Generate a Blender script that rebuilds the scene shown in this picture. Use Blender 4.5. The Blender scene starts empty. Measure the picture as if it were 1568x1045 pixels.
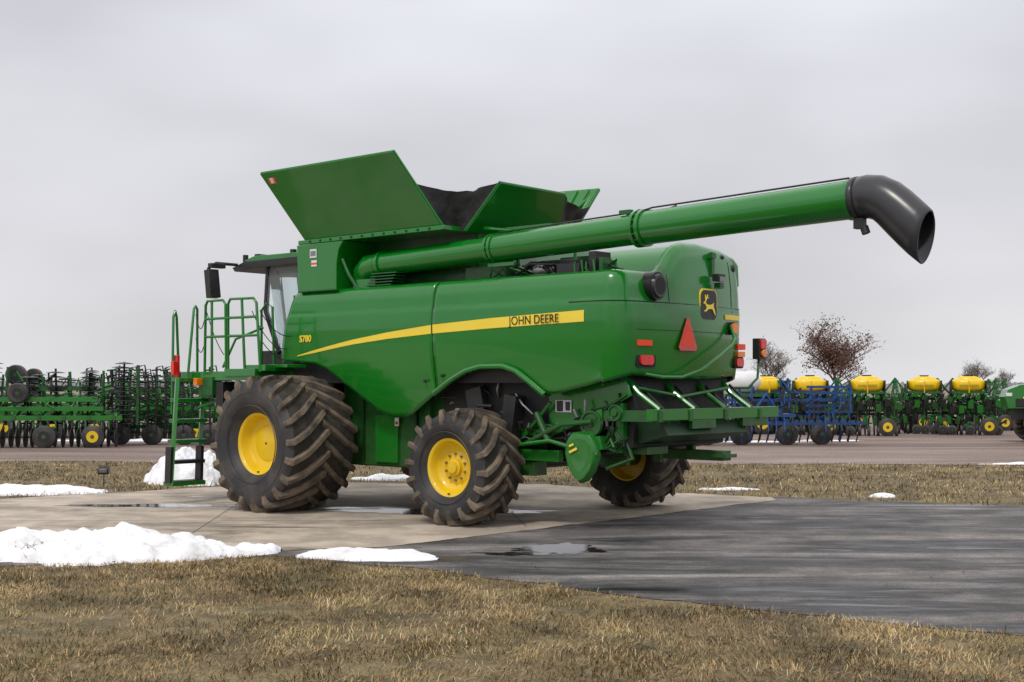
import bpy, math, random
import numpy as np
from mathutils import Vector, Matrix, Euler, noise as mn
R=math.radians
scene=bpy.context.scene
random.seed(5); np.random.seed(5)

# ------------------------------------------------------------------ materials
def newmat(name):
    m=bpy.data.materials.new(name); m.use_nodes=True
    nt=m.node_tree; b=nt.nodes['Principled BSDF']
    return m,nt,b
def pm(name,c1,c2=None,scale=3.0,rough=0.5,bump=0.0,bscale=40,metal=0.0,coat=0.0,rvar=0.0,lo=.35,hi=.65,dust=0.0,dz=(2.1,.4)):
    m,nt,b=newmat(name)
    c2=c2 or tuple(v*.8 for v in c1)
    tc=nt.nodes.new('ShaderNodeTexCoord')
    n=nt.nodes.new('ShaderNodeTexNoise'); n.inputs['Scale'].default_value=scale; n.inputs['Detail'].default_value=5
    nt.links.new(tc.outputs['Object'],n.inputs['Vector'])
    r=nt.nodes.new('ShaderNodeValToRGB')
    r.color_ramp.elements[0].position=lo; r.color_ramp.elements[1].position=hi
    r.color_ramp.elements[0].color=(*c1,1); r.color_ramp.elements[1].color=(*c2,1)
    nt.links.new(n.outputs['Fac'],r.inputs['Fac'])
    col=r.outputs['Color']
    if dust>0:   # road grime that thickens towards the ground
        sx=nt.nodes.new('ShaderNodeSeparateXYZ'); nt.links.new(tc.outputs['Object'],sx.inputs[0])
        mr=nt.nodes.new('ShaderNodeMapRange'); mr.inputs['From Min'].default_value=dz[0]; mr.inputs['From Max'].default_value=dz[1]; mr.inputs['To Max'].default_value=dust
        nt.links.new(sx.outputs['Z'],mr.inputs['Value'])
        n3=nt.nodes.new('ShaderNodeTexNoise'); n3.inputs['Scale'].default_value=5; n3.inputs['Detail'].default_value=8; nt.links.new(tc.outputs['Object'],n3.inputs['Vector'])
        mu=nt.nodes.new('ShaderNodeMath'); mu.operation='MULTIPLY'; nt.links.new(mr.outputs['Result'],mu.inputs[0]); nt.links.new(n3.outputs['Fac'],mu.inputs[1])
        mx=nt.nodes.new('ShaderNodeMix'); mx.data_type='RGBA'; nt.links.new(mu.outputs[0],mx.inputs[0]); nt.links.new(col,mx.inputs[6]); mx.inputs[7].default_value=(.13,.10,.07,1)
        col=mx.outputs[2]
    nt.links.new(col,b.inputs['Base Color'])
    b.inputs['Roughness'].default_value=rough; b.inputs['Metallic'].default_value=metal
    b.inputs['Coat Weight'].default_value=coat; b.inputs['Coat Roughness'].default_value=.05
    if bump>0:
        n2=nt.nodes.new('ShaderNodeTexNoise'); n2.inputs['Scale'].default_value=bscale; n2.inputs['Detail'].default_value=4
        nt.links.new(tc.outputs['Object'],n2.inputs['Vector'])
        bp=nt.nodes.new('ShaderNodeBump'); bp.inputs['Strength'].default_value=bump; bp.inputs['Distance'].default_value=.02
        nt.links.new(n2.outputs['Fac'],bp.inputs['Height']); nt.links.new(bp.outputs['Normal'],b.inputs['Normal'])
    return m
GREEN=pm('green_paint',(.0012,.172,.009),(.002,.158,.008),1.2,.24,.025,1.1,coat=.6,dust=.25)
GREEN_D=pm('green_frame_paint',(.002,.118,.010),(.006,.075,.010),6,.42,.05,20,coat=.2,dust=.45)
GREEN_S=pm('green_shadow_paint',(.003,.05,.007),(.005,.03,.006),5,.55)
YEL=pm('yellow_paint',(.86,.58,.0),(.78,.50,.0),3,.38,.03,6,coat=.3,dust=.2)
YSTR=pm('yellow_decal',(.90,.68,.06),(.87,.65,.05),3,.35)
BLK=pm('black_plastic',(.012,.012,.013),(.02,.02,.02),8,.45,.05,30)
DARK=pm('dark_machinery',(.005,.006,.006),(.014,.012,.010),6,.6)
RUB=pm('spout_rubber',(.026,.026,.030),(.036,.036,.040),3,.27,.07,5)
SIDEW=pm('tire_sidewall',(.022,.022,.024),(.085,.074,.062),2.6,.55,.25,60,lo=.42,hi=.80)
LUG=pm('tire_tread_dusty',(.20,.153,.108),(.052,.043,.034),4.5,.8,.5,40,lo=.35,hi=.66)
TBASE=pm('tire_tread_base',(.05,.041,.032),(.02,.018,.016),6,.85,.3,40)
STEEL=pm('steel',(.3,.3,.3),(.2,.2,.2),9,.35,metal=.9)
RED=pm('red_lens',(.75,.012,.008),(.6,.01,.006),9,.2,coat=.5)
ORG=pm('orange_reflective',(.95,.06,.01),(.9,.05,.01),9,.4)
AMB=pm('amber_lens',(.9,.22,.01),(.8,.2,.01),9,.2,coat=.5)
WHITE=pm('white_plastic',(.75,.75,.75),(.68,.68,.68),3,.4)
FAB=pm('black_fabric',(.008,.008,.009),(.02,.02,.022),9,.7,.8,7)
BLUE=pm('blue_paint',(.008,.065,.24),(.01,.045,.15),4,.45)
GLASS,nt,b=newmat('cab_glass')
b.inputs['Base Color'].default_value=(.75,.85,.85,1); b.inputs['Roughness'].default_value=.03
b.inputs['Transmission Weight'].default_value=.85; b.inputs['IOR'].default_value=1.1
WATER,nt,b=newmat('puddle_water')
b.inputs['Base Color'].default_value=(.022,.020,.019,1); b.inputs['Roughness'].default_value=.07; b.inputs['IOR'].default_value=1.33
BARK=pm('bark',(.12,.085,.07),(.08,.06,.05),4,.9)
TWIG=pm('dry_leaves',(.20,.10,.07),(.12,.07,.052),2,.9)
GTW=pm('grey_twigs',(.19,.15,.13),(.14,.11,.10),2,.9)
SNOW=pm('snow',(.86,.87,.90),(.60,.585,.565),3.5,.7,.9,18,lo=.47,hi=.80)
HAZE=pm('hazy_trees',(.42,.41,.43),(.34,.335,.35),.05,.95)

# ------------------------------------------------------------------ mesh builder
class MB:
    def __init__(s): s.v=[]; s.f=[]; s.m=[]; s.mats=[]
    def mi(s,mat):
        if mat not in s.mats: s.mats.append(mat)
        return s.mats.index(mat)
    def add(s,vs,fs,mat):
        o=len(s.v); s.v+= [tuple(v) for v in vs]; k=s.mi(mat)
        for f in fs: s.f.append(tuple(i+o for i in f)); s.m.append(k)
    def box(s,c,d,mat,rot=None,taper=1.0):
        vs=[]
        for z in (-1,1):
            for y in (-1,1):
                for x in (-1,1):
                    k=taper if z<0 else 1
                    vs.append(Vector((x*d[0]/2*k,y*d[1]/2*k,z*d[2]/2)))
        if rot:
            M=Euler(rot).to_matrix(); vs=[M@v for v in vs]
        vs=[v+Vector(c) for v in vs]
        s.add(vs,[(0,2,3,1),(4,5,7,6),(0,1,5,4),(2,6,7,3),(0,4,6,2),(1,3,7,5)],mat)
    def tube(s,pts,r,mat,n=10,cap=True,sy=1.0):
        pts=[Vector(p) for p in pts]; rr=r if isinstance(r,(list,tuple)) else [r]*len(pts)
        vs=[];fs=[]; up=None
        for i,p in enumerate(pts):
            d=(pts[min(i+1,len(pts)-1)]-pts[max(i-1,0)]).normalized()
            if up is None:
                up=Vector((0,0,1)) if abs(d.z)<.9 else Vector((1,0,0))
            a=(up-d*up.dot(d)).normalized(); bb=d.cross(a); up=a
            for k in range(n):
                t=2*math.pi*k/n
                vs.append(p+a*math.cos(t)*rr[i]+bb*math.sin(t)*rr[i]*sy)
        for i in range(len(pts)-1):
            for k in range(n):
                k2=(k+1)%n
                fs.append((i*n+k,i*n+k2,(i+1)*n+k2,(i+1)*n+k))
        if cap:
            fs.append(tuple(range(n-1,-1,-1))); fs.append(tuple((len(pts)-1)*n+k for k in range(n)))
        s.add(vs,fs,mat)
    def cyl(s,a,b,r,mat,n=24): s.tube([a,b],r,mat,n)
    def poly(s,pts,mat): s.add(pts,[tuple(range(len(pts)))],mat)
    def prism(s,p2,axis,lo,hi,mat):
        def mk(a,b,h):
            return {'x':(h,a,b),'y':(a,h,b),'z':(a,b,h)}[axis]
        n=len(p2); vs=[mk(a,b,lo) for a,b in p2]+[mk(a,b,hi) for a,b in p2]
        fs=[tuple(range(n)),tuple(range(2*n-1,n-1,-1))]+[(i,i+n,(i+1)%n+n,(i+1)%n) for i in range(n)]
        s.add(vs,fs,mat)
    def slab(s,q,t,mat):
        q=[Vector(p) for p in q]; nn=(q[1]-q[0]).cross(q[2]-q[0]).normalized()*t
        n=len(q); vs=q+[p+nn for p in q]
        s.add(vs,[tuple(range(n-1,-1,-1)),tuple(range(n,2*n))]+[(i,(i+1)%n,(i+1)%n+n,i+n) for i in range(n)],mat)
    def grid(s,rows,mat,close=False):
        n=len(rows[0]); vs=[p for r in rows for p in r]; fs=[]
        for i in range(len(rows)-1):
            for k in range(n if close else n-1):
                k2=(k+1)%n; fs.append((i*n+k,i*n+k2,(i+1)*n+k2,(i+1)*n+k))
        s.add(vs,fs,mat)
    def ylathe(s,prof,c,mat,n=48):
        rows=[[(c[0]+r*math.sin(2*math.pi*k/n),c[1]+y,c[2]+r*math.cos(2*math.pi*k/n)) for k in range(n)] for y,r in prof]
        s.grid(rows,mat,True)
    def ell(s,c,r,mat,n=16,m=10,p=1.0):
        rows=[]
        for i in range(m+1):
            ph=math.pi*i/m-math.pi/2
            def sp(v): return math.copysign(abs(v)**p,v)
            rows.append([(c[0]+r[0]*sp(math.cos(ph))*sp(math.cos(2*math.pi*k/n)),c[1]+r[1]*sp(math.cos(ph))*sp(math.sin(2*math.pi*k/n)),c[2]+r[2]*sp(math.sin(ph))) for k in range(n)])
        s.grid(rows,mat,True)
    def obj(s,name,parent=None,bevel=0,solid=0,ang=35,fix=True):
        me=bpy.data.meshes.new(name); me.from_pydata(s.v,[],s.f)
        for m in s.mats: me.materials.append(m)
        me.polygons.foreach_set('material_index',s.m)
        if fix:
            import bmesh
            bm=bmesh.new(); bm.from_mesh(me); bmesh.ops.recalc_face_normals(bm,faces=bm.faces); bm.to_mesh(me); bm.free()
        me.polygons.foreach_set('use_smooth',[True]*len(me.polygons))
        me.set_sharp_from_angle(angle=R(ang)); me.update()
        o=bpy.data.objects.new(name,me); scene.collection.objects.link(o)
        if parent: o.parent=parent
        if solid:
            md=o.modifiers.new('s','SOLIDIFY'); md.thickness=solid; md.offset=-1
        if bevel:
            md=o.modifiers.new('b','BEVEL'); md.width=bevel; md.segments=2; md.limit_method='ANGLE'; md.angle_limit=R(40)
        return o
def empty(name,loc=(0,0,0),rot=0):
    e=bpy.data.objects.new(name,None); scene.collection.objects.link(e); e.location=loc; e.rotation_euler=(0,0,rot); return e
def ip(x,pts):
    pts=sorted(pts); return float(np.interp(x,[p[0] for p in pts],[p[1] for p in pts]))
def text(name,body,size,M,mat,parent,ext=.003,sx=1,off=0):
    c=bpy.data.curves.new(name,'FONT'); c.body=body; c.size=size; c.extrude=ext; c.align_x='CENTER'; c.align_y='CENTER'; c.offset=off
    c.materials.append(mat); o=bpy.data.objects.new(name,c); scene.collection.objects.link(o); o.parent=parent
    o.matrix_local=M@Matrix.Diagonal((sx,1,1,1)); return o

# ------------------------------------------------------------------ COMBINE
combine=empty('combine_harvester',(.475,20.07,.012),math.atan2(.651,-.759))
def inlow(z): return ip(z,[(1.4,.24),(1.6,.175),(1.8,.125),(2.0,.085),(2.2,.055),(2.4,.03),(2.6,.012),(2.9,0),(3.1,.0),(3.13,.014),(3.4,.022),(4.1,.06)])
def intop(d): return ip(d,[(0,.17),(.015,.125),(.03,.10),(.06,.075),(.09,.058),(.2,.03),(.4,.01),(.6,0)])
def side_y(z,zt=3.54): return 1.65-inlow(z)-intop(zt-z)
zbp=[(4.3,2.36),(3.9,2.37),(3.42,2.33),(3.15,2.24),(2.95,2.12),(2.5,1.85),(2.12,1.60),(1.98,1.53),(1.80,1.495),(1.55,1.50),(1.4,1.53),(.74,1.90),(.39,2.08),(.1,2.2),(-.19,2.26),(-.62,2.26),(-.85,2.19),(-1.05,2.05),(-1.31,1.86),(-1.5,1.87),(-2.12,2.0),(-2.61,2.13)]
def shell(st,name,rows=34):
    g=[]
    for (x,y,nx,ny,zb,zt) in st:
        col=[]
        for k in range(rows):
            t=k/(rows-1); t=1-(1-t)**1.35
            z=zb+(zt-zb)*t; ins=inlow(z)+intop(zt-z)
            xx=x-nx*ins
            if x>3.0 and nx==0: xx-= .30*(x-3.0)/1.25*max(0,(z-2.45)/1.1)**1.3
            col.append((xx,y-ny*ins,z))
        g.append(col)
    mb=MB(); mb.grid(g,GREEN); return mb.obj(name,combine,solid=.03,ang=50)
def sidest(x0,x1,s):
    n=max(2,int(abs(x1-x0)/.06)); return [(x0+(x1-x0)*i/n, s*1.65,0,s,ip(x0+(x1-x0)*i/n,zbp),3.54) for i in range(n+1)]
shell(sidest(4.25,.788,1),'front_side_panel_l')
shell(sidest(4.25,.788,-1),'front_side_panel_r')
def reartop(y): return ip(y,[(-1.7,3.86),(-1.45,3.93),(-1.0,3.99),(-.3,4.02),(.1,4.0),(.3,3.94),(.45,3.82),(.6,3.64),(.72,3.56),(.9,3.54),(1.7,3.54)])
RX=-2.64; CR=.36; CY=1.65-CR
st=sidest(.765,RX+CR,1)
for i in range(1,13):
    a=math.pi/2*i/12
    st.append((RX+CR-CR*math.sin(a),CY+CR*math.cos(a),-math.sin(a),math.cos(a),2.02+.11*i/12,3.54))
for i in range(1,36):
    y=CY-2*CY*i/36; st.append((RX-.12*(1-(y/CY)**2),y,-1,0.0001,2.13-.05*math.sin(math.pi*i/36),reartop(y)))
for i in range(0,13):
    a=math.pi/2*i/12
    st.append((RX+CR-CR*math.cos(a),-CY-CR*math.sin(a),-math.cos(a),-math.sin(a),2.13-.11*i/12,reartop(-CY-CR*math.sin(a))))
rs=sidest(RX+CR,.765,-1)
rs=[(x,y,nx,ny,zb,ip(x,[(-2.2,3.86),(-1.4,3.86),(-1.0,3.54),(.8,3.54)])) for x,y,nx,ny,zb,zt in rs]
st+=rs
shell(st,'rear_hood_panel')
def rear_x(y,z): return RX-.12*(1-min(1,(y/CY)**2))+inlow(z)+intop(reartop(y)-z)
mb=MB()
mb.prism([(.68,3.45),(.60,3.62),(.47,3.79),(.32,3.91),(.1,3.97),(-.3,3.99),(-1.0,3.96),(-1.4,3.89),(-1.55,3.80),(-1.58,3.45)],'x',RX+.10,-1.25,GREEN)
mb.obj('rear_hood_top',combine,bevel=.05,ang=50)
mb=MB()
mb.box((.95,0,2.75),(6.3,3.0,1.45),DARK)
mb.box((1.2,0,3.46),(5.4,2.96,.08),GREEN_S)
mb.box((-1.9,0,2.6),(1.1,2.7,1.1),DARK)
mb.obj('body_core',combine)
mb=MB()
mb.prism([(2.93,3.50),(3.86,3.50),(3.90,4.28),(2.78,4.28),(2.88,4.15),(2.93,3.95)],'y',-1.6,1.6,GREEN)
mb.box((1.72,-.38,3.9),(2.2,2.44,.8),GREEN_D)
mb.box((2.25,.0,4.325),(3.3,3.14,.07),GREEN)
mb.prism([(.6,3.5),(.6,4.28),(.25,4.28),(-.2,3.75),(-.2,3.5)],'y',-1.4,.84,GREEN_D)
mb.box((3.4,1.602,3.52),(.9,.02,.03),GREEN_D)
mb.obj('grain_tank',combine,bevel=.015)
mb=MB()
Lb=[(3.76,1.5,4.36),(.692,1.5,4.36),(1.06,2.15,5.42),(4.12,2.15,5.42)]
mb.slab(Lb,.035,GREEN)
def rim(q,r,mat,i0=0):
    for i in range(4): mb.tube([q[i],q[(i+1)%4]],r,mat,6)
rim(Lb,.022,GREEN)
# shallow pressed ribs on the flap
for t in (.36,.72):
    a=Vector(Lb[0]).lerp(Vector(Lb[3]),t).lerp(Vector(Lb[1]).lerp(Vector(Lb[2]),t),.04); c=Vector(Lb[0]).lerp(Vector(Lb[3]),t).lerp(Vector(Lb[1]).lerp(Vector(Lb[2]),t),.96)
    mb.tube([a,c],.012,GREEN,6)
Rf=[(3.76,-1.5,4.36),(.69,-1.5,4.36),(.50,-2.1,5.28),(4.1,-2.15,5.4)]
mb.slab(Rf,.035,GREEN); rim(Rf,.03,GREEN)
for t in (.05,.12):
    a=Vector(Rf[1]).lerp(Vector(Rf[0]),t); c=Vector(Rf[2]).lerp(Vector(Rf[3]),t)
    mb.tube([a+Vector((0,.05,0)),c+Vector((0,.05,0))],.03,GREEN,6)
mb.tube([(1.1,-1.2,4.4),(.62,-2.0,5.15)],.03,GREEN,6)
Bf=[(.5,1.22,4.30),(.5,-.95,4.30),(-.1,-.42,4.97),(-.1,1.126,4.97)]
mb.slab(Bf,.03,GREEN); rim(Bf,.018,GREEN)
Ff=[(3.8,1.3,4.36),(3.8,-1.3,4.36),(4.35,-1.1,4.9),(4.35,1.1,4.9)]
mb.slab(Ff,.03,GREEN)
for x in np.linspace(.9,3.6,12): mb.box((x,1.575,4.325),(.03,.02,.03),GREEN_S)
mb.obj('tank_extensions',combine)
mb=MB()
def sag(A,B,C,D,mat,n=16,amp=.08):
    A,B,C,D=map(Vector,(A,B,C,D)); rows=[]
    for i in range(n+1):
        t=i/n; row=[]
        for j in range(n+1):
            s=j/n; p=A.lerp(B,s).lerp(D.lerp(C,s),t)
            w=math.sin(math.pi*s); p=p+Vector((.12,-.12,-.07*t))*w+Vector((1,1,0))*amp*1.1*w*mn.noise((s*7,t*4,3.3))
            p.z-=.05*w*t*(0.4+abs(mn.noise((s*9,t*2,1)))); row.append(p)
        rows.append(row)
    mb.grid(rows,mat)
sag((.692,1.5,4.36),(.5,1.22,4.30),(-.1,1.126,4.97),(.895,1.86,4.96),FAB)
sag((.69,-1.5,4.36),(.5,-.95,4.30),(-.1,-.42,4.95),(.55,-1.95,5.0),FAB)
mb.obj('fabric_corners',combine,fix=False)
# unloading auger
mb=MB()
A0=Vector((2.45,1.25,3.89)); A1=Vector((-5.79,1.25,4.18))
def ap(x): t=(A0.x-x)/(A0.x-A1.x); return A0.lerp(A1,t)
mb.cyl(ap(2.35),ap(-.15),.185,GREEN,40); mb.cyl(ap(-.15),ap(-2.74),.205,GREEN,40)
mb.tube([ap(-2.74),ap(-5.79)],[.222,.232],GREEN,40)
for x,r in ((2.2,.215),(-.08,.225),(-.16,.225),(-2.68,.25),(-2.78,.25)):
    mb.cyl(ap(x+.025),ap(x-.025),r,GREEN,40)
for x,r in ((-.12,.21),(-2.73,.235)):
    for k in range(16):
        a=2*math.pi*k/16; c=ap(x)+Vector((0,math.cos(a)*r,math.sin(a)*r)); mb.cyl(c+Vector((.07,0,0)),c-Vector((.07,0,0)),.012,GREEN_D,6)
mb.cyl(ap(-5.70),ap(-5.80),.245,GREEN,40)
mb.tube([(2.3,1.25,3.895),(2.5,1.25,3.88),(2.64,1.22,3.80),(2.70,1.15,3.66),(2.71,1.1,3.45)],[.19,.2,.21,.22,.23],GREEN,28)
mb.cyl((2.71,1.1,3.56),(2.71,1.1,3.50),.30,GREEN,32)
mb.box((2.45,1.3,3.6),(.5,.3,.12),GREEN); mb.tube([(2.6,1.45,3.52),(2.75,1.5,3.75),(2.9,1.5,4.0)],.03,GREEN_D)
for i in range(5): mb.box((2.1-.03*i,1.35,3.55+.045*i),(.55,.25,.016),GREEN_D)
mb.tube([ap(x)+Vector((0,.02,.225+(.03 if x<-2.7 else 0))) for x in (-.2,-1,-2,-2.7,-2.9,-4,-5,-5.7)],.012,BLK,6)
mb.tube([ap(x)+Vector((0,-.1,.24+.03*math.sin(x*9))) for x in (-2.4,-2.6,-2.8,-3.0,-3.2)],.014,BLK,6)
mb.box(ap(-2.5)+Vector((0,.05,.24)),(.18,.08,.05),GREEN_D); mb.box(ap(-.3)+Vector((0,.05,-.25)),(.5,.06,.05),GREEN)
mb.obj('unloading_auger',combine)
# spout
mb=MB()
path=[((-5.76,4.18),.248,.25),((-5.93,4.195),.25,.255),((-6.06,4.17),.25,.26),((-6.18,4.10),.25,.262),((-6.28,4.01),.245,.265),((-6.38,3.91),.24,.268),((-6.48,3.81),.235,.272),((-6.56,3.73),.225,.28),((-6.63,3.66),.215,.30)]
dirs=[(-1,.03),(-1,-.03),(-.96,-.25),(-.86,-.5),(-.78,-.62),(-.76,-.65),(-.80,-.6),(-.88,-.46),(-.98,-.2)]
rows=[]
for (c,ry,rz),d in zip(path,dirs):
    l=math.hypot(*d); nx=d[1]/l; nz=-d[0]/l
    rows.append([(c[0]+nx*rz*math.sin(a),1.25+ry*math.cos(a),c[1]+nz*rz*math.sin(a)) for a in [2*math.pi*k/40 for k in range(40)]])
mb.grid(rows,RUB,True)
mb.tube([(-5.77,1.25,4.18),(-5.83,1.25,4.185)],.258,RUB,40,False)
o=mb.obj('auger_spout',combine,solid=.02,ang=60)
mb=MB(); mb.box((-5.85,1.3,3.88),(.12,.1,.12),BLK); mb.cyl((-5.9,1.3,3.84),(-5.93,1.3,3.76),.05,BLK)
mb.obj('auger_lamp',combine)
# yellow stripe
mb=MB()
def stripe(xa,xb):
    g=[]; n=40
    tp=[(3.85,2.475),(3.4,2.56),(2.95,2.635),(2.5,2.705),(1.7,2.80),(.765,2.885),(-.4,2.945),(-2.1,3.0)]
    bt=[(3.85,2.46),(3.4,2.515),(2.95,2.575),(2.5,2.63),(1.7,2.70),(.765,2.755),(-.4,2.80),(-2.1,2.845)]
    for i in range(n+1):
        x=xa+(xb-xa)*i/n; top=ip(x,tp); bot=ip(x,bt)
        g.append([(x,side_y(z)+.006,z) for z in (bot,(bot+top)/2,top)])
    mb.grid(g,YSTR)
stripe(3.85,.79); stripe(.76,-2.06)
mb.obj('side_stripe',combine)
Mt=Matrix(((-1,0,0,-1.19),(0,0,1,1.664),(.030,1,0,2.893),(0,0,0,1)))
text('side_lettering','JOHN DEERE',.172,Mt,BLK,combine,sx=.92,off=-.001)
text('model_lettering','S780',.15,Matrix(((-1,0,0,3.62),(0,0,1,1.654),(0.03,1,0,2.74),(0,0,0,1))),YSTR,combine,sx=1.0,off=.004)
# arch lip
mb=MB()
arc=[(x,1.66-inlow(ip(x,zbp))+.03,ip(x,zbp)) for x in np.linspace(.80,-1.31,34)]
mb.tube(arc,.042,GREEN,8)
arc2=[(x,1.40,ip(x,zbp)-.02) for x in np.linspace(.80,-1.31,34)]
mb.grid([arc,arc2],DARK)
for x,z in ((.95,2.05),(.6,2.13)): mb.cyl((x,1.6,z),(x,1.63,z),.025,BLK,10)
mb.obj('wheel_arch',combine)
# rear details
mb=MB()
def rp(y,z,o=0): return Vector((rear_x(y,z)-o,y,z))
c=Vector((-2.48,.90,3.33))
mb.tube([c+Vector((.1,0,0)),c+Vector((-.26,0,0))],.19,BLK,28); mb.tube([c+Vector((-.24,0,0)),c+Vector((-.30,0,0))],[.175,.15],RUB,28)
mb.tube([c+Vector((-.301,0,0)),c+Vector((-.302,0,0))],.12,DARK,24)
def rrect(y,z,w,h,o,mat,rad=.25,n=5,dep=.06):
    pts=[]
    rr=rad*min(w,h)
    for cx,cz,a0 in ((w/2-rr,h/2-rr,0),(-w/2+rr,h/2-rr,90),(-w/2+rr,-h/2+rr,180),(w/2-rr,-h/2+rr,270)):
        for i in range(n+1):
            a=R(a0+90*i/n); pts.append((cx+rr*math.cos(a),cz+rr*math.sin(a)))
    def xx(a): return rear_x(y-a,z)
    q=[(xx(a)-o,y-a,z+bb) for a,bb in pts]; q2=[(xx(a)+dep,y-a,z+bb) for a,bb in pts]
    n=len(q); mb.add(q+q2,[tuple(range(n))]+[(i,(i+1)%n,(i+1)%n+n,i+n) for i in range(n)],mat)
rrect(-.36,3.13,.50,.46,.012,YSTR); rrect(-.36,3.13,.45,.415,.018,BLK)
deer=[(-.17,.04),(-.13,.07),(-.10,.075),(-.075,.03),(0,.02),(.07,.035),(.12,.06),(.11,.01),(.14,-.05),(.17,-.13),(.12,-.09),(.08,-.04),(.02,-.035),(-.03,-.04),(-.09,-.08),(-.15,-.07),(-.10,-.05),(-.075,-.02),(-.11,.03)]
x0=rear_x(-.36,3.13)-.024
mb.poly([(x0,-.36-a*1.0,3.11+b_) for a,b_ in deer],YSTR)
for ang in ((-.10,.07,-.05,.16),(-.10,.07,-.11,.16),(-.07,.12,-.02,.12)):
    mb.tube([(x0,-.36-ang[0],3.11+ang[1]),(x0,-.36-ang[2],3.11+ang[3])],.009,YSTR,5)
def tri(y,z,s,o,mat):
    x0=rear_x(y,z-.1)-o
    q=[(x0,y+s*.5,z-s*.42),(x0,y+s*.42,z-s*.5),(x0,y-s*.42,z-s*.5),(x0,y-s*.5,z-s*.42),(x0,y-s*.06,z+s*.48),(x0,y+s*.06,z+s*.48)]
    q2=[(a+.01,b_,c_) for a,b_,c_ in q]; n=6
    mb.add(q+q2,[tuple(range(n))]+[(i,(i+1)%n,(i+1)%n+n,i+n) for i in range(n)],mat)
tri(.22,2.70,.46,.035,RED); tri(.22,2.69,.31,.040,ORG)
rrect(1.10,2.56,.28,.075,.012,ORG,.1); rrect(-1.42,2.56,.22,.085,.03,ORG,.1)
rrect(1.05,2.33,.38,.20,.008,DARK,.3); rrect(1.05,2.33,.25,.13,.035,RED,.35)
rrect(-1.38,2.33,.28,.18,.03,DARK,.3); rrect(-1.38,2.33,.2,.12,.06,RED,.35)
rrect(-1.10,2.98,.50,.07,.015,YSTR,.1); rrect(-1.42,2.45,.2,.08,.04,AMB,.1)
mb.cyl(rp(-1.05,2.82),rp(-1.05,2.82,.10),.075,AMB,18); mb.cyl(rp(-1.05,2.82),rp(-1.05,2.82,.06),.095,DARK,18)
mb.box(rp(-.5,3.72,.03),(.05,.07,.34),GREEN_D); mb.box(rp(-.5,3.84,.05),(.09,.1,.07),GREEN_D); mb.box(rp(-.5,3.52,.12),(.10,.19,.10),BLK); mb.box(rp(-.5,3.50,.175),(.02,.15,.07),STEEL); mb.box(rp(-.52,3.41,.10),(.10,.10,.08),GREEN_D)
mb.ell(rp(-1.30,3.72,.0),(.03,.05,.06),BLK); mb.ell(rp(-.95,3.86,.0),(.03,.05,.035),BLK)
mb.tube([rp(-1.12,z,.0) for z in np.linspace(3.05,3.8,10)],.008,GREEN_S,5)
mb.tube([rp(.60,z,.0) for z in np.linspace(3.12,3.5,8)],.007,GREEN_S,5)
mb.tube([rp(y,2.74,.001) for y in np.linspace(-1.25,1.25,16)],.005,GREEN_S,5)
mb.tube([rp(1.1,2.14,.06),rp(.85,2.10,.13),rp(.45,2.10,.15),rp(.05,2.2,.17),rp(-.45,2.42,.17),rp(-.82,2.58,.15),rp(-.96,2.68,.12),rp(-.98,2.86,.04)],.024,GREEN,10)
mb.obj('rear_hood_details',combine)
mb=MB()
cr=[]
for s_ in st:
    x,y,nx,ny,zb,zt=s_
    if x<-1.75: cr.append((x-nx*(inlow(3.115)+.002),y-ny*(inlow(3.115)+.002),3.115))
mb.tube(cr,.007,GREEN_S,6)
mb.obj('hood_crease',combine)
# ---- undercarriage
mb=MB()
mb.box((2.3,0,1.45),(2.0,2.2,1.5),GREEN)
mb.prism([(1.2,.72),(3.2,.72),(3.4,1.0),(3.4,1.8),(.9,2.0),(1.0,1.0)],'y',-1.15,1.15,GREEN_D)
mb.box((2.2,1.18,1.15),(.5,.06,.75),GREEN); mb.box((1.55,1.18,1.2),(.03,.06,.8),GREEN_S); mb.box((2.75,1.18,1.3),(.03,.05,1.0),GREEN_S)
mb.box((1.35,1.21,.83),(.5,.2,.1),GREEN_D); mb.box((1.25,1.2,1.5),(.1,.12,.9),GREEN_D); mb.box((1.85,1.19,1.75),(.8,.05,.05),GREEN_D)
mb.box((1.95,1.22,1.42),(.09,.01,.13),WHITE); mb.box((1.95,1.226,1.40),(.06,.01,.05),RED)
mb.box((3.68,0,1.0),(.5,2.9,.5),GREEN_D)
mb.cyl((3.68,-1.8,1.06),(3.68,1.8,1.06),.22,GREEN_D)
mb.box((4.6,0,1.6),(1.3,1.5,1.0),GREEN_D)
mb.prism([(4.2,1.2),(5.9,.35),(6.5,.35),(6.5,1.15),(4.6,2.1)],'y',-.75,.75,GREEN_D)
mb.box((0,0,.86),(.28,3.6,.26),GREEN_D,taper=.8)
mb.cyl((0,1.35,.83),(0,1.7,.83),.16,GREEN_D); mb.cyl((-.2,-2.1,.83),(-.2,-1.3,.83),.16,GREEN_D)
mb.tube([(-.28,1.5,.80),(-.3,0,.82),(-.28,-1.9,.80)],.045,BLK)
mb.box((-.2,0,1.2),(1.7,1.5,.5),DARK)
mb.box((-.6,0,1.75),(3.0,2.5,.75),DARK)
mb.box((-.1,0,1.05),(3.0,.16,.2),GREEN_D); mb.box((.5,.75,1.12),(2.4,.12,.2),GREEN_D)
mb.box((.1,1.22,1.32),(2.2,.08,.10),GREEN); mb.box((-.9,1.25,1.0),(.9,.1,.16),GREEN); mb.box((-.7,1.1,.80),(.3,.3,.2),GREEN_D)
mb.obj('chassis',combine,bevel=.015)
mb=MB()
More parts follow.
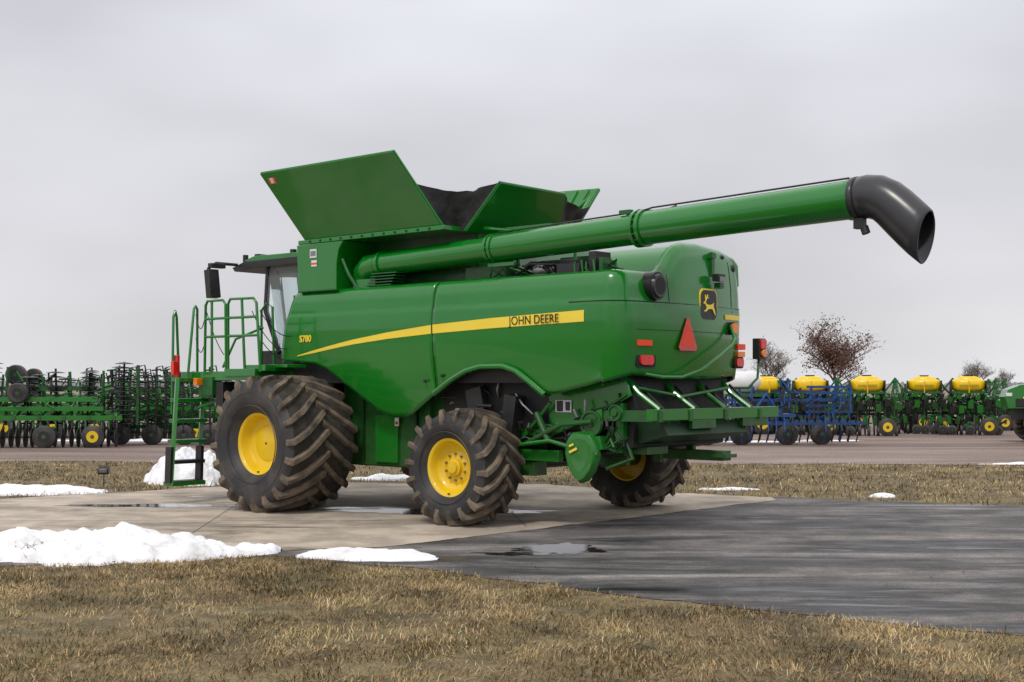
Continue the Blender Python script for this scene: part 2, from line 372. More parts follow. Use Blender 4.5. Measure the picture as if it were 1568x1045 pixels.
for i in range(44):
    x=random.uniform(-1.7,.9); z=random.uniform(1.15,2.1); y=random.uniform(1.1,1.36)
    dx=random.uniform(-.45,.45); dz=random.uniform(-.3,.3)
    mb.tube([(x,y,z),(x+dx*.5,y+.04,z+dz*.5+random.uniform(-.08,.08)),(x+dx,y,z+dz)],random.choice((.012,.02,.03)),random.choice((BLK,BLK,GREEN_D,DARK,DARK,STEEL)),7)
mb.box((.15,1.3,1.75),(.3,.2,.4),BLK,(.0,.2,0)); mb.box((-.55,1.35,1.5),(.22,.25,.7),BLK,(0,-.15,0))
mb.tube([(-.9,1.4,1.2),(-1.5,1.42,1.45),(-2.0,1.4,1.5)],.035,GREEN_D); mb.tube([(-.75,1.42,1.15),(-1.3,1.45,1.22),(-2.1,1.4,1.05)],.03,GREEN)
mb.tube([(-.7,1.3,1.25),(-1.25,1.36,1.75)],.025,GREEN)
mb.tube([(-1.0,1.36,1.6),(-1.25,1.4,1.2)],.05,GREEN_D)
mb.prism([(-1.15,1.95),(-2.45,2.1),(-2.55,1.85),(-1.95,1.55),(-1.25,1.30),(-1.15,1.5)],'y',1.22,1.27,GREEN)
mb.tube([(-2.5,1.28,1.87),(-1.95,1.28,1.56),(-1.25,1.28,1.31)],.022,GREEN_D,6)
for x,z in ((-1.3,1.9),(-1.7,1.95),(-2.1,2.0),(-1.3,1.45),(-1.8,1.6)): mb.cyl((x,1.27,z),(x,1.285,z),.02,STEEL,8)
mb.box((-1.42,1.285,1.70),(.28,.01,.17),WHITE); mb.box((-1.36,1.292,1.70),(.11,.008,.15),BLK); mb.box((-1.50,1.292,1.70),(.08,.008,.12),BLK)
for (x,z,r) in ((-1.95,1.47,.18),(-1.2,1.35,.10),(-2.35,1.62,.11)):
    mb.ylathe([(.0,r),(.02,r*.9),(.035,r*.93),(.05,r),(.05,r*.82),(.03,r*.78),(.03,.05),(.06,.045),(.06,0)],(x,1.32,z),GREEN_D,28)
mb.tube([(-1.97,1.35,1.65),(-2.36,1.35,1.73)],.012,BLK,5); mb.tube([(-1.9,1.35,1.29),(-1.22,1.35,1.24)],.012,BLK,5)
sd=Vector((-1.80,1.40,1.02))
sp=[(.0,.34),(-.20,.32),(-.29,.18),(-.29,-.02),(-.22,-.20),(-.10,-.33),(0,-.37),(.10,-.30),(.20,-.14),(.25,.05),(.22,.22),(.14,.32)]
rows=[]
for off,sc_ in ((-.08,1.0),(.0,1.0),(.05,.90),(.06,.72),(.045,.45),(.045,.01)):
    rows.append([(sd.x+a*sc_,sd.y+off,sd.z+b_*sc_) for a,b_ in sp])
mb.grid(rows,GREEN,True)
mb.box(sd+Vector((.07,.068,.08)),(.14,.012,.035),YSTR,(0,.4,0)); mb.box(sd+Vector((.10,.068,.15)),(.08,.012,.03),YSTR,(0,.4,0))
mb.prism([(-1.6,1.3),(-2.1,1.3),(-2.15,1.12),(-1.55,1.12)],'y',1.1,1.36,GREEN)
# chopper body, deflector and solid tail frame
mb.prism([(-1.3,2.1),(-2.45,2.12),(-2.55,1.66),(-2.5,1.15),(-1.6,1.0),(-1.2,1.2)],'y',-1.15,1.15,DARK)
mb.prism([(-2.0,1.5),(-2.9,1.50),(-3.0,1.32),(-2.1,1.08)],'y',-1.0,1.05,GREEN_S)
for y in (1.28,.55,-.35,-1.3): mb.box((-2.55,y,1.58),(1.0,.08,.15),GREEN_D)
mb.box((-2.08,0,1.60),(.10,2.7,.15),GREEN); mb.box((-2.98,-.2,1.60),(.10,3.3,.15),GREEN)
mb.box((-2.98,-1.2,1.47),(.07,.7,.13),GREEN_D); mb.box((-3.0,.2,1.46),(.06,.6,.12),GREEN_D)
mb.box((-2.5,-.35,1.0),(1.1,.22,.14),GREEN_D); mb.box((-3.0,-.35,1.0),(.25,.3,.05),GREEN_D)   # drawbar
for y in (-.75,.1): mb.box((-2.2,y,1.15),(.12,.08,.5),GREEN_D)
for i in range(9): mb.box((-2.9,.9-.25*i,1.46),(.03,.02,.20),GREEN_D)
for y in (1.15,.3,-.5,-1.2):
    mb.tube([(-2.40,y,2.08),(-2.6,y,1.88),(-2.9,y-.05,1.66)],.04,GREEN); mb.tube([(-2.45,y-.2,2.0),(-2.8,y-.3,1.66)],.02,BLK,6)
mb.tube([(-2.55,1.1,1.95),(-2.65,.2,1.83),(-2.6,-1.1,1.95)],.03,GREEN_D,8)
for i in range(30):
    y=random.uniform(1.0,1.38); x=random.uniform(-2.45,-1.6); z=random.uniform(1.2,1.95)
    mb.tube([(x,y,z),(x+random.uniform(-.1,.12),y+random.uniform(-.05,.05),z-.1),(x+random.uniform(-.1,.25),y-random.uniform(0,.1),z-random.uniform(.12,.35))],random.choice((.012,.02,.03)),random.choice((BLK,BLK,DARK,GREEN_D,STEEL)),6)
mb.tube([(-2.3,1.1,1.4),(-2.5,1.15,1.0),(-2.1,1.2,.85)],.03,GREEN_D)
mb.box((-2.2,1.1,1.25),(.25,.12,.35),GREEN); mb.box((-2.0,.9,.95),(.5,.08,.12),GREEN_D); mb.box((-2.45,.7,1.1),(.3,.5,.10),GREEN_D); mb.box((-2.35,1.2,1.5),(.12,.1,.5),GREEN)
mb.obj('straw_chopper_and_spreader',combine,bevel=.008)
mb=MB()
mb.tube([(-2.3,-1.5,1.95),(-2.45,-1.95,1.95),(-2.5,-2.15,2.1),(-2.5,-2.2,2.4)],.022,GREEN_D,8)
mb.box((-2.5,-2.2,2.55),(.12,.20,.32),BLK); mb.box((-2.575,-2.2,2.62),(.03,.17,.14),RED); mb.cyl((-2.56,-2.2,2.48),(-2.60,-2.2,2.48),.06,AMB,16)
mb.obj('side_warning_lamp',combine,bevel=.01)
mb=MB()
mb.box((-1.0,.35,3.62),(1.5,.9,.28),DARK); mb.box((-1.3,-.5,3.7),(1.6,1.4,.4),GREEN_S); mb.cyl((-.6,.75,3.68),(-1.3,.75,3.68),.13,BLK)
mb.ell((-.95,1.15,3.62),(.18,.15,.14),STEEL); mb.tube([(-.5,1.2,3.6),(-.8,1.25,3.72),(-1.6,1.2,3.66),(-1.9,1.1,3.6)],.035,BLK)
mb.box((-2.0,1.22,3.68),(.12,.34,.26),BLK); mb.box((-2.15,1.30,3.62),(.06,.2,.2),GREEN_D); mb.box((-1.55,1.2,3.6),(.4,.3,.15),BLK)
for x in (-1.75,-1.95): mb.tube([(x,1.45,3.5),(x,1.46,3.66),(x-.12,1.46,3.68),(x-.14,1.45,3.5)],.015,GREEN,6)
for i in range(20):
    x=random.uniform(-2.2,-.2); mb.tube([(x,1.15,3.55),(x+random.uniform(-.2,.2),1.3,3.68),(x+random.uniform(-.3,.3),1.2,3.56)],.015,random.choice((BLK,BLK,GREEN_D)),6)
mb.box((.2,1.0,3.6),(.8,.2,.3),GREEN_D); mb.tube([(-.3,.9,3.6),(-.3,1.0,4.25),(.3,1.0,4.33)],.035,GREEN,8)
mb.tube([(-1.1,.6,3.6),(-1.1,.6,4.32),(-.3,.6,4.33)],.03,GREEN,8); mb.box((-.45,.75,4.28),(.9,.4,.08),GREEN)
mb.box((3.48,1.607,4.12),(.16,.008,.14),WHITE); mb.box((3.48,1.613,4.12),(.12,.006,.08),STEEL); mb.box((3.46,1.607,3.96),(.13,.008,.1),WHITE); mb.box((3.46,1.612,3.955),(.13,.006,.03),ORG)
mb.box((3.9,2.105,5.28),(.16,.008,.10),ORG,(R(-31.5),0,0)); mb.box((3.9,2.11,5.28),(.07,.008,.09),WHITE,(R(-31.5),0,0))
mb.obj('engine_deck_parts',combine,bevel=.006)
# ---- cab
mb=MB()
mb.prism([(4.3,4.20),(6.1,4.19),(6.42,4.10),(6.35,4.03),(5.8,4.06),(4.3,4.08)],'y',-.98,.98,BLK)
mb.prism([(4.3,4.28),(5.9,4.29),(6.2,4.22),(6.1,4.20),(4.3,4.20)],'y',-.9,.9,GREEN)
mb.box((5.0,0,2.35),(1.6,1.7,.5),BLK); mb.box((4.25,0,3.2),(.35,1.9,1.9),GREEN_D)
for s in (1,-1):
    mb.tube([(5.25,s*.86,2.55),(5.62,s*.86,3.3),(5.55,s*.86,4.08)],.045,BLK,8)
    mb.tube([(4.45,s*.92,2.4),(4.45,s*.92,4.1)],.05,BLK,8)
mb.tube([(5.85,.0,2.5),(6.1,.0,4.08)],.02,BLK,6)
mb.cyl((6.2,.85,4.2),(6.2,.85,4.33),.05,BLK,12); mb.box((5.9,.7,4.30),(.1,.3,.06),BLK); mb.cyl((5.0,.75,4.28),(5.0,.75,4.36),.06,BLK,12)
mb.tube([(6.3,.95,4.15),(6.4,1.35,4.16),(6.35,1.55,4.05),(6.3,1.5,3.9)],.03,BLK,8)
mb.box((6.3,1.5,3.78),(.14,.22,.50),BLK,(0,.14,0)); mb.box((6.28,1.42,4.1),(.12,.3,.08),BLK)
for k in range(3): mb.box((6.25,.3+.25*k,4.12),(.1,.14,.08),BLK)
mb.obj('cab_frame',combine,bevel=.012)
mb=MB()
mb.poly([(4.45,.87,2.6),(5.25,.87,2.6),(5.6,.87,3.3),(5.53,.87,4.05),(4.45,.87,4.05)],GLASS)
mb.poly([(4.45,-.87,2.6),(5.25,-.87,2.6),(5.6,-.87,3.3),(5.53,-.87,4.05),(4.45,-.87,4.05)],GLASS)
mb.grid([[(5.25,.86,2.6),(5.7,.4,2.6),(5.8,0,2.6),(5.7,-.4,2.6),(5.25,-.86,2.6)],[(5.55,.86,4.06),(5.95,.4,4.06),(6.05,0,4.06),(5.95,-.4,4.06),(5.55,-.86,4.06)]],GLASS)
mb.obj('cab_windows',combine)
mb=MB(); mb.box((4.9,0,2.85),(.5,.5,.15),BLK); mb.box((4.65,0,3.2),(.14,.5,.7),BLK); mb.tube([(5.5,0,2.6),(5.35,0,3.1)],.03,BLK); mb.box((5.2,.0,2.9),(.3,.1,.1),BLK)
mb.obj('cab_seat',combine,bevel=.03)
# platform, railings, ladder
mb=MB()
mb.box((5.2,1.6,2.18),(1.9,1.3,.08),GREEN_D); mb.box((4.5,1.9,2.2),(.8,.8,.12),GREEN); mb.box((5.2,2.24,2.14),(1.9,.05,.14),GREEN)
mb.box((4.15,1.95,2.27),(.5,.6,.10),GREEN); mb.box((3.85,1.85,2.3),(.5,.4,.05),GREEN)
mb.tube([(4.2,1.5,1.9),(5.4,1.5,1.9),(6.1,2.0,2.1)],.05,GREEN)
def rail(p,rr=.024,mat=GREEN): mb.tube(p,rr,mat,8)
rail([(5.5,2.25,2.15),(5.47,2.25,3.32),(5.42,2.25,3.40),(5.0,2.25,3.40),(4.93,2.25,3.33),(4.91,2.25,2.18)])
rail([(4.86,2.25,2.18),(4.86,2.25,3.33),(4.80,2.25,3.41),(4.2,2.25,3.40),(4.12,2.25,3.32),(4.02,2.25,2.2)])
rail([(5.48,2.25,2.8),(4.92,2.25,2.8)]); rail([(5.48,2.25,3.1),(4.92,2.25,3.1)]); rail([(4.86,2.25,2.8),(4.07,2.25,2.8)]); rail([(4.5,2.25,3.4),(4.42,2.25,2.2)])
rail([(4.9,2.25,3.1),(4.1,2.25,3.1)]);rail([(5.3,2.25,3.38),(5.3,2.25,2.2)])
rail([(5.15,1.05,2.2),(5.2,1.05,3.35),(5.35,1.05,3.42),(5.5,1.05,3.3),(5.5,1.05,2.2)])
rail([(5.45,1.05,3.0),(5.9,1.3,2.8),(6.0,1.5,2.3)])
rail([(6.05,2.0,2.1),(6.05,2.0,3.3),(6.02,2.06,3.35),(5.98,2.12,3.3),(5.85,2.35,2.0)])
rail([(6.0,2.40,1.9),(6.05,2.42,3.15),(6.02,2.47,3.25),(6.0,2.52,3.15),(6.0,2.55,1.5)])
def chain(a,b,d):
    a=Vector(a);b=Vector(b); mb.tube([a.lerp(b,t)+Vector((0,0,-d*4*t*(1-t))) for t in np.linspace(0,1,10)],.009,BLK,5)
chain((5.95,2.1,3.2),(5.5,2.25,3.1),.2); chain((5.95,2.1,2.8),(5.5,2.25,2.7),.2); chain((4.1,2.2,3.2),(3.95,1.3,3.0),.3); chain((4.05,2.2,2.7),(3.95,1.3,2.6),.25)
chain((5.5,2.25,3.35),(5.3,2.0,2.5),.1); chain((4.3,2.2,3.2),(4.1,1.6,2.6),.2)
T=Vector((5.86,2.27,2.12)); B=Vector((5.88,2.38,.34)); W=Vector((-.06,.31,0))
for s in (-1,1):
    a=T+W*s; c=B+W*s; mb.tube([a,c],.065,GREEN,4,True,.4)
for i in range(6):
    t=i/5; p=T.lerp(B,t*.97+.02); mb.box(p,(.26,.60,.06),GREEN if i<4 else BLK)
mb.box(B+Vector((0,0,.0)),(.28,.66,.07),GREEN); mb.box(B+Vector((-.02,.32,.32)),(.16,.06,.6),BLK,(R(2),0,0)); mb.box(B+Vector((0,-.30,.32)),(.16,.06,.6),BLK,(R(2),0,0))
mb.box((5.6,2.3,2.05),(.10,.14,.12),AMB); mb.box((5.85,2.6,2.28),(.08,.1,.22),RED); mb.cyl((6.0,2.45,2.1),(6.0,2.45,2.5),.05,RED,12)
mb.box((5.35,2.2,1.98),(.25,.2,.3),GREEN_D); mb.box((5.1,2.1,1.8),(.2,.3,.5),BLK); mb.box((5.6,1.9,1.9),(.4,.5,.25),GREEN_D); mb.tube([(5.8,2.2,1.6),(5.2,1.7,1.9)],.03,GREEN,6)
mb.obj('platform_and_ladder',combine,bevel=.006)

def wheel(name,cx,ymid,Rr,W,rr,sgn,nl,disc,hub,parent=combine,cz=None,lugk=.42):
    mb=MB(); c=(cx,ymid,cz if cz is not None else Rr-.015)
    prof=[(.36,rr-.01),(.40,rr+.02),(.455,rr+.10),(.485,rr+(Rr-rr)*.35),(.492,rr+(Rr-rr)*.6),(.475,Rr-.15),(.45,Rr-.10)]
    h=[(a*W,r_) for a,r_ in prof]
    mb.ylathe(h,c,SIDEW,72); mb.ylathe([(-a,r_) for a,r_ in h],c,SIDEW,72)
    cr_=[(.45*W,Rr-.10),(.36*W,Rr-.075),(.2*W,Rr-.066),(0,Rr-.064),(-.2*W,Rr-.066),(-.36*W,Rr-.075),(-.45*W,Rr-.10)]
    mb.ylathe(cr_,c,TBASE,72)
    for rrr in (.25,.8):
        q=rr+(Rr-rr)*rrr*.6+.03
        mb.ylathe([(.487*W*sgn,q),(.495*W*sgn,q+.008),(.487*W*sgn,q+.018)],c,SIDEW,72)
    lw=2*math.pi*Rr/nl*.31
    for side in (1,-1):
        for i in range(nl):
            th0=2*math.pi*(i+(.5 if side>0 else 0))/nl
            S=[(-.03,Rr-.075,-.03,Rr-.004),(.08,Rr-.075,.08,Rr),(.18,Rr-.075,.18,Rr),(.28,Rr-.08,.28,Rr-.003),(.38,Rr-.09,.38,Rr-.010),(.455,Rr-.12,.475,Rr-.03),(.478,Rr-.18,.507,Rr-.11),(.485,Rr-.24,.497,Rr-.20)]
            vs=[]
            jit=random.uniform(-.006,.006)
            for (ob,rb,ot,rt) in S:
                th=th0-lugk*min(ob,.46)/.46*(1.1 if ob<.3 else 1.0)+jit
                for (o,r_,w) in ((ob,rb,-.66),(ot,rt,-.40),(ot,rt,.40),(ob,rb,.66)):
                    t=th+w*lw/Rr
                    vs.append((c[0]+r_*math.sin(t),c[1]+side*o*W,c[2]+r_*math.cos(t)))
            fs=[]
            for k in range(len(S)-1):
                for j in range(3): fs.append((k*4+j,k*4+j+1,k*4+j+5,k*4+j+4))
            fs.append((0,1,2,3)); fs.append(tuple(len(S)*4-1-k for k in range(4)))
            mb.add(vs,fs,LUG)
    s=sgn
    rp_=[(.37*W,rr-.015),(.39*W,rr+.012),(.375*W,rr-.02),(.36*W,rr-.035),(.36*W-disc*.6,rr-.05),(.36*W-disc,rr-.09),(.36*W-disc-.02,rr*.62),(.36*W-disc+.01,rr*.5),(.36*W-disc+.01,.02)]
    mb.ylathe([(s*a,r_) for a,r_ in rp_],c,YEL,56)
    mb.ylathe([(-s*.37*W,rr+.01),(-s*.36*W,rr-.03),(-s*.1*W,rr-.06),(-s*.1*W,.0)],c,YEL,48)
    yd=s*(.36*W-disc+.01)
    p=Vector((c[0],c[1]+s*.365*W,c[2]-rr+.035)); mb.cyl(p,p+Vector((0,s*.04,.0)),.01,BLK,6)
    if hub:
        mb.ylathe([(yd,.13),(yd+s*.05,.12),(yd+s*.06,.09),(yd+s*.09,.08),(yd+s*.095,.0)],c,YEL,24)
        for k in range(10):
            a=2*math.pi*k/10; p=Vector((c[0]+.19*math.sin(a),c[1]+yd,c[2]+.19*math.cos(a))); mb.cyl(p,p+Vector((0,s*.03,0)),.018,STEEL,6)
    return mb.obj(name,parent,ang=40)
wheel('front_wheel_l',3.68,2.05,1.085,1.36,.475,1,20,.14,False)
wheel('front_wheel_r',3.68,-2.05,1.085,1.36,.475,-1,20,.14,False)
wheel('rear_wheel_l',0,1.78,.84,.84,.405,1,18,.14,True)
wheel('rear_wheel_r',-.2,-2.2,.84,.84,.405,-1,18,.2,True)

# ------------------------------------------------------------------ GROUND
fbp=[(-80,12.5),(-20,14.2),(-5.64,14.4),(-4.2,14.9),(-2.95,15.3),(-.95,14.2),(.74,12.7),(2.38,11.45),(4.07,10.4),(8,8.0),(20,1.5),(60,-20)]
tbp=[(-80,18),(-20,22),(-8.96,22.9),(-5.86,25.6),(-3.3,26.8),(.6,26.3),(3.3,24.1),(4.7,23.2),(8.5,21.6),(20,17.5),(60,6)]
def fb(x): return ip(x,fbp)+.12*mn.noise((x*1.3,0,0))+.07*mn.noise((x*6,0,7))
def tb(x): return ip(x,tbp)+.22*mn.noise((x*.9,5,0))+.08*mn.noise((x*5,5,7))
def sheet(name,pts,z,mat):
    me=bpy.data.meshes.new(name); me.from_pydata([(x,y,z) for x,y in pts],[],[tuple(range(len(pts)))]); me.materials.append(mat)
    o=bpy.data.objects.new(name,me); scene.collection.objects.link(o); return o
def gmat(name,stops,scale,mapping=(1,1,1),rot=0,rough=.85,wet=None,bump=.3,fine=.25,fscale=90,stain=None,spec=.5):
    m,nt,b=newmat(name); N=nt.nodes.new; L=nt.links.new
    tc=N('ShaderNodeTexCoord'); mp=N('ShaderNodeMapping'); mp.inputs['Scale'].default_value=mapping; mp.inputs['Rotation'].default_value=(0,0,rot)
    L(tc.outputs['Object'],mp.inputs['Vector'])
    n=N('ShaderNodeTexNoise'); n.inputs['Scale'].default_value=scale; n.inputs['Detail'].default_value=8; n.inputs['Roughness'].default_value=.64; n.inputs['Distortion'].default_value=.5
    L(mp.outputs['Vector'],n.inputs['Vector'])
    r=N('ShaderNodeValToRGB'); cr=r.color_ramp
    while len(cr.elements)<len(stops): cr.elements.new(.5)
    for e,(p,c) in zip(cr.elements,stops): e.position=p; e.color=(*c,1)
    L(n.outputs['Fac'],r.inputs['Fac'])
    f=N('ShaderNodeTexNoise'); f.inputs['Scale'].default_value=fscale; f.inputs['Detail'].default_value=3; L(tc.outputs['Object'],f.inputs['Vector'])
    mr=N('ShaderNodeMapRange'); mr.inputs['From Min'].default_value=.3; mr.inputs['From Max'].default_value=.7; mr.inputs['To Min'].default_value=1-fine; mr.inputs['To Max'].default_value=1+fine; L(f.outputs['Fac'],mr.inputs['Value'])
    mx=N('ShaderNodeVectorMath'); mx.operation='SCALE'; L(r.outputs['Color'],mx.inputs[0]); L(mr.outputs['Result'],mx.inputs['Scale'])
    col=mx.outputs['Vector']
    if stain:
        s=N('ShaderNodeTexNoise'); s.inputs['Scale'].default_value=stain[0]; s.inputs['Detail'].default_value=9; s.inputs['Roughness'].default_value=.7; L(tc.outputs['Object'],s.inputs['Vector'])
        sr=N('ShaderNodeMapRange'); sr.inputs['From Min'].default_value=.42; sr.inputs['From Max'].default_value=.58; sr.inputs['To Min'].default_value=stain[1]; sr.inputs['To Max'].default_value=stain[2]; L(s.outputs['Fac'],sr.inputs['Value'])
        m2=N('ShaderNodeVectorMath'); m2.operation='SCALE'; L(col,m2.inputs[0]); L(sr.outputs['Result'],m2.inputs['Scale']); col=m2.outputs['Vector']
    L(col,b.inputs['Base Color']); b.inputs['Roughness'].default_value=rough; b.inputs['Specular IOR Level'].default_value=spec
    bp=N('ShaderNodeBump'); bp.inputs['Distance'].default_value=.01; L(f.outputs['Fac'],bp.inputs['Height']); L(bp.outputs['Normal'],b.inputs['Normal']); bp.inputs['Strength'].default_value=bump
    if wet:
        lo,hi,r0=wet
        w=N('ShaderNodeMapRange'); w.inputs['From Min'].default_value=lo; w.inputs['From Max'].default_value=hi; w.inputs['To Min'].default_value=r0; w.inputs['To Max'].default_value=rough
        L(n.outputs['Fac'],w.inputs['Value']); L(w.outputs['Result'],b.inputs['Roughness'])
        w2=N('ShaderNodeMapRange'); w2.inputs['From Min'].default_value=lo; w2.inputs['From Max'].default_value=hi; w2.inputs['To Min'].default_value=.05; w2.inputs['To Max'].default_value=bump
        L(n.outputs['Fac'],w2.inputs['Value']); L(w2.outputs['Result'],bp.inputs['Strength'])
    return m
M_GR=gmat('dead_grass_ground',[(.3,(.08,.062,.028)),(.5,(.19,.14,.065)),(.7,(.14,.12,.05))],.7,bump=.6,fine=.5,fscale=45,stain=(2.5,.6,1.1))
M_AS=gmat('damp_asphalt',[(.30,(.028,.027,.029)),(.42,(.052,.050,.051)),(.48,(.105,.097,.093)),(.56,(.17,.156,.147)),(.68,(.25,.23,.21))],.62,(.34,1.9,1),R(20),.85,(.34,.45,.22),fine=.4,fscale=60,stain=(1.4,.72,1.2),spec=.4)
M_CO=gmat('concrete',[(.30,(.10,.085,.07)),(.38,(.26,.215,.17)),(.45,(.44,.37,.295)),(.7,(.54,.46,.375))],.5,(.45,1.4,1),R(8),.85,(.32,.40,.12),fine=.15,fscale=80,stain=(1.1,.70,1.06),spec=.35)
M_LOT=gmat('gravel_lot',[(.35,(.13,.093,.078)),(.5,(.22,.165,.14)),(.68,(.32,.265,.24))],.25,(.3,1.6,1),0,.85,(.30,.38,.35),fine=.4,fscale=20,spec=.3)
M_FAR=gmat('far_field',[(.35,(.16,.12,.075)),(.6,(.24,.19,.13))],.02,bump=.1)
sheet('ground',[(-900,-60),(900,-60),(900,1500),(-900,1500)],0,M_GR)
sheet('field',[(-900,75),(900,75),(900,1490),(-900,1490)],.004,M_FAR)
lx=np.linspace(-90,90,500)
sheet('gravel_lot',[(x,33.5-.06*x+.6*mn.noise((x*.3,9,0))+.3*mn.noise((x*1.7,9,0))) for x in lx]+[(90,80),(-90,80)],.008,M_LOT)
xs=np.linspace(-60,45,1500)
sheet('asphalt_driveway',[(x,fb(x)) for x in xs]+[(x,tb(x)) for x in xs[::-1]],.006,M_AS)
cp=[(-60,14.5),(-6,15.3),(-3.2,15.6),(-1.5,16.15),(1.1,18.9),(4.75,22.85)]
cx_=[x for x in np.linspace(-60,4.6,900)]
sheet('concrete_pad',[(x,max(ip(x,cp),fb(x)+.35)+.10*mn.noise((x*2,3,3))+.06*mn.noise((x*9,3,3))) for x in cx_]+[(x,tb(x)-.05) for x in cx_[::-1]],.012,M_CO)
def puddle(name,cx,cy,rx,ry,z,seed):
    pts=[]
    for k in range(160):
        a=2*math.pi*k/160; ca,sa=math.cos(a),math.sin(a)
        q=1+.55*mn.noise((ca*1.6+seed,sa*1.6,seed))+.35*mn.noise((ca*4+seed,sa*4,seed))+.18*mn.noise((ca*11+seed,sa*11,seed))
        pts.append((cx+rx*q*ca,cy+ry*q*sa))
    sheet(name,pts,z,WATER)
puddle('puddle',.60,15.9,.50,.42,.0105,1); puddle('puddle',.05,15.45,.42,.16,.0105,14)
puddle('puddle',-6.0,21.6,1.5,.26,.0165,7); puddle('puddle',-.9,20.6,1.5,.45,.0165,9)
JT=pm('joint_filler',(.09,.08,.07),None,5,.9)
for a,b_ in (((-12,19.2),(.8,19.2)),((-4.2,16.2),(-4.9,25.9)),((-8.6,15.6),(-9.4,22.6)),((.2,18.4),(-.6,26))):
    a=Vector((*a,0));b_=Vector((*b_,0)); d=(b_-a).normalized(); p=Vector((-d.y,d.x,0))*.007
    sheet('concrete_joint',[(q.x,q.y) for q in (a-p,b_-p,b_+p,a+p)],.0145,JT)

def blades(name,N,x0,x1,y0,y1,test,hmin,hmax,w,seed):
    rng=np.random.default_rng(seed)
    X=rng.uniform(x0,x1,N); Y=rng.uniform(y0,y1,N)
    keep=[test(a,c) and (1.3*mn.noise((a*2.2,c*2.2,1))+1.3*mn.noise((a*.5,c*.5,4))+.5*mn.noise((a*7,c*7,4))>rng.uniform(-1.1,.25)-.1) for a,c in zip(X,Y)]
    keep=np.array(keep); X=X[keep];Y=Y[keep]; n=len(X)
    a=rng.uniform(0,2*math.pi,n)
    flow=np.array([mn.noise((x*.9,y*.9,20))*5 for x,y in zip(X,Y)]); a=np.where(rng.uniform(0,1,n)<.5,flow+rng.normal(0,.5,n),a)
    l=rng.uniform(hmin,hmax,n)*np.where(rng.uniform(0,1,n)<.04,1.6,1); tilt=rng.uniform(.45,1.5,n)
    d=np.stack([np.cos(a)*np.sin(tilt),np.sin(a)*np.sin(tilt),np.cos(tilt)],1)
    sd_=np.stack([-np.sin(a),np.cos(a),np.zeros(n)],1)*w
    base=np.stack([X,Y,np.full(n,.002)],1)
    mid=base+d*l[:,None]*.6+np.array([0,0,.006]); d2=d.copy(); d2[:,2]*=.35; tip=mid+d2*l[:,None]*.45
    V=np.stack([base-sd_,base+sd_,mid+sd_*.8,mid-sd_*.8,tip],1).reshape(-1,3)
    me=bpy.data.meshes.new(name)
    me.vertices.add(n*5); me.vertices.foreach_set('co',V.ravel())
    idx=np.arange(n)[:,None]*5
    loops=np.concatenate([idx+np.array([0,1,2,3]),idx+np.array([3,2,4])],1).ravel()
    me.loops.add(n*7); me.loops.foreach_set('vertex_index',loops.astype(np.int32))
    ls=(np.arange(n)[:,None]*7+np.array([0,4])).ravel()
    me.polygons.add(n*2); me.polygons.foreach_set('loop_start',ls.astype(np.int32))
    me.update(calc_edges=True)
    pal=np.array([(.40,.285,.14),(.30,.205,.095),(.20,.135,.062),(.13,.13,.045),(.46,.37,.215),(.13,.082,.045)])
    nn=np.array([mn.noise((x*.6,y*.6,9))+.5*mn.noise((x*1.9,y*1.9,9)) for x,y in zip(X,Y)])
    pk=rng.choice(6,n,p=[.27,.28,.18,.08,.09,.10]); g=(nn>.08)&(rng.uniform(0,1,n)<.30); pk[g]=3
    dk=np.clip(1+1.2*np.array([mn.noise((x*1.1,y*1.1,31))+.4*mn.noise((x*4,y*4,31)) for x,y in zip(X,Y)]),.5,1.35)
    C=pal[pk]*(rng.uniform(.75,1.2,n)*dk)[:,None]
    C4=np.concatenate([np.repeat(C,5,0),np.ones((n*5,1))],1)
    at=me.color_attributes.new('Col','FLOAT_COLOR','POINT'); at.data.foreach_set('color',C4.ravel())
    me.materials.append(BLADE)
    o=bpy.data.objects.new(name,me); scene.collection.objects.link(o)
BLADE,nt,b=newmat('dry_grass_blade')
at=nt.nodes.new('ShaderNodeAttribute'); at.attribute_name='Col'; nt.links.new(at.outputs['Color'],b.inputs['Base Color']); b.inputs['Roughness'].default_value=.8; b.inputs['Specular IOR Level'].default_value=.25
blades('lawn_grass',270000,-9.5,9.5,6.0,15.6,lambda x,y:y<fb(x)+random.uniform(-.18,.12),.03,.085,.0032,1)
blades('verge_grass',80000,-20,20,20,35,lambda x,y:y>tb(x)-.02 and y<33.4-.06*x,.05,.13,.007,2)
mb=MB()
for i in range(320):
    x=random.uniform(-6,6); y=random.uniform(8.2,16); s=random.uniform(.012,.03); a=random.uniform(0,6.28)
    if y>fb(x)+.5 and random.random()<.6: continue
    z=.035 if y<fb(x) else .02
    mb.poly([(x+s*math.cos(a),y+s*math.sin(a),z+random.uniform(0,.02)),(x-s*.6*math.sin(a),y+s*.6*math.cos(a),z),(x-s*math.cos(a),y-s*math.sin(a),z+random.uniform(0,.02)),(x+s*.6*math.sin(a),y-s*.6*math.cos(a),z)],TWIG)
mb.obj('fallen_leaves',fix=False)

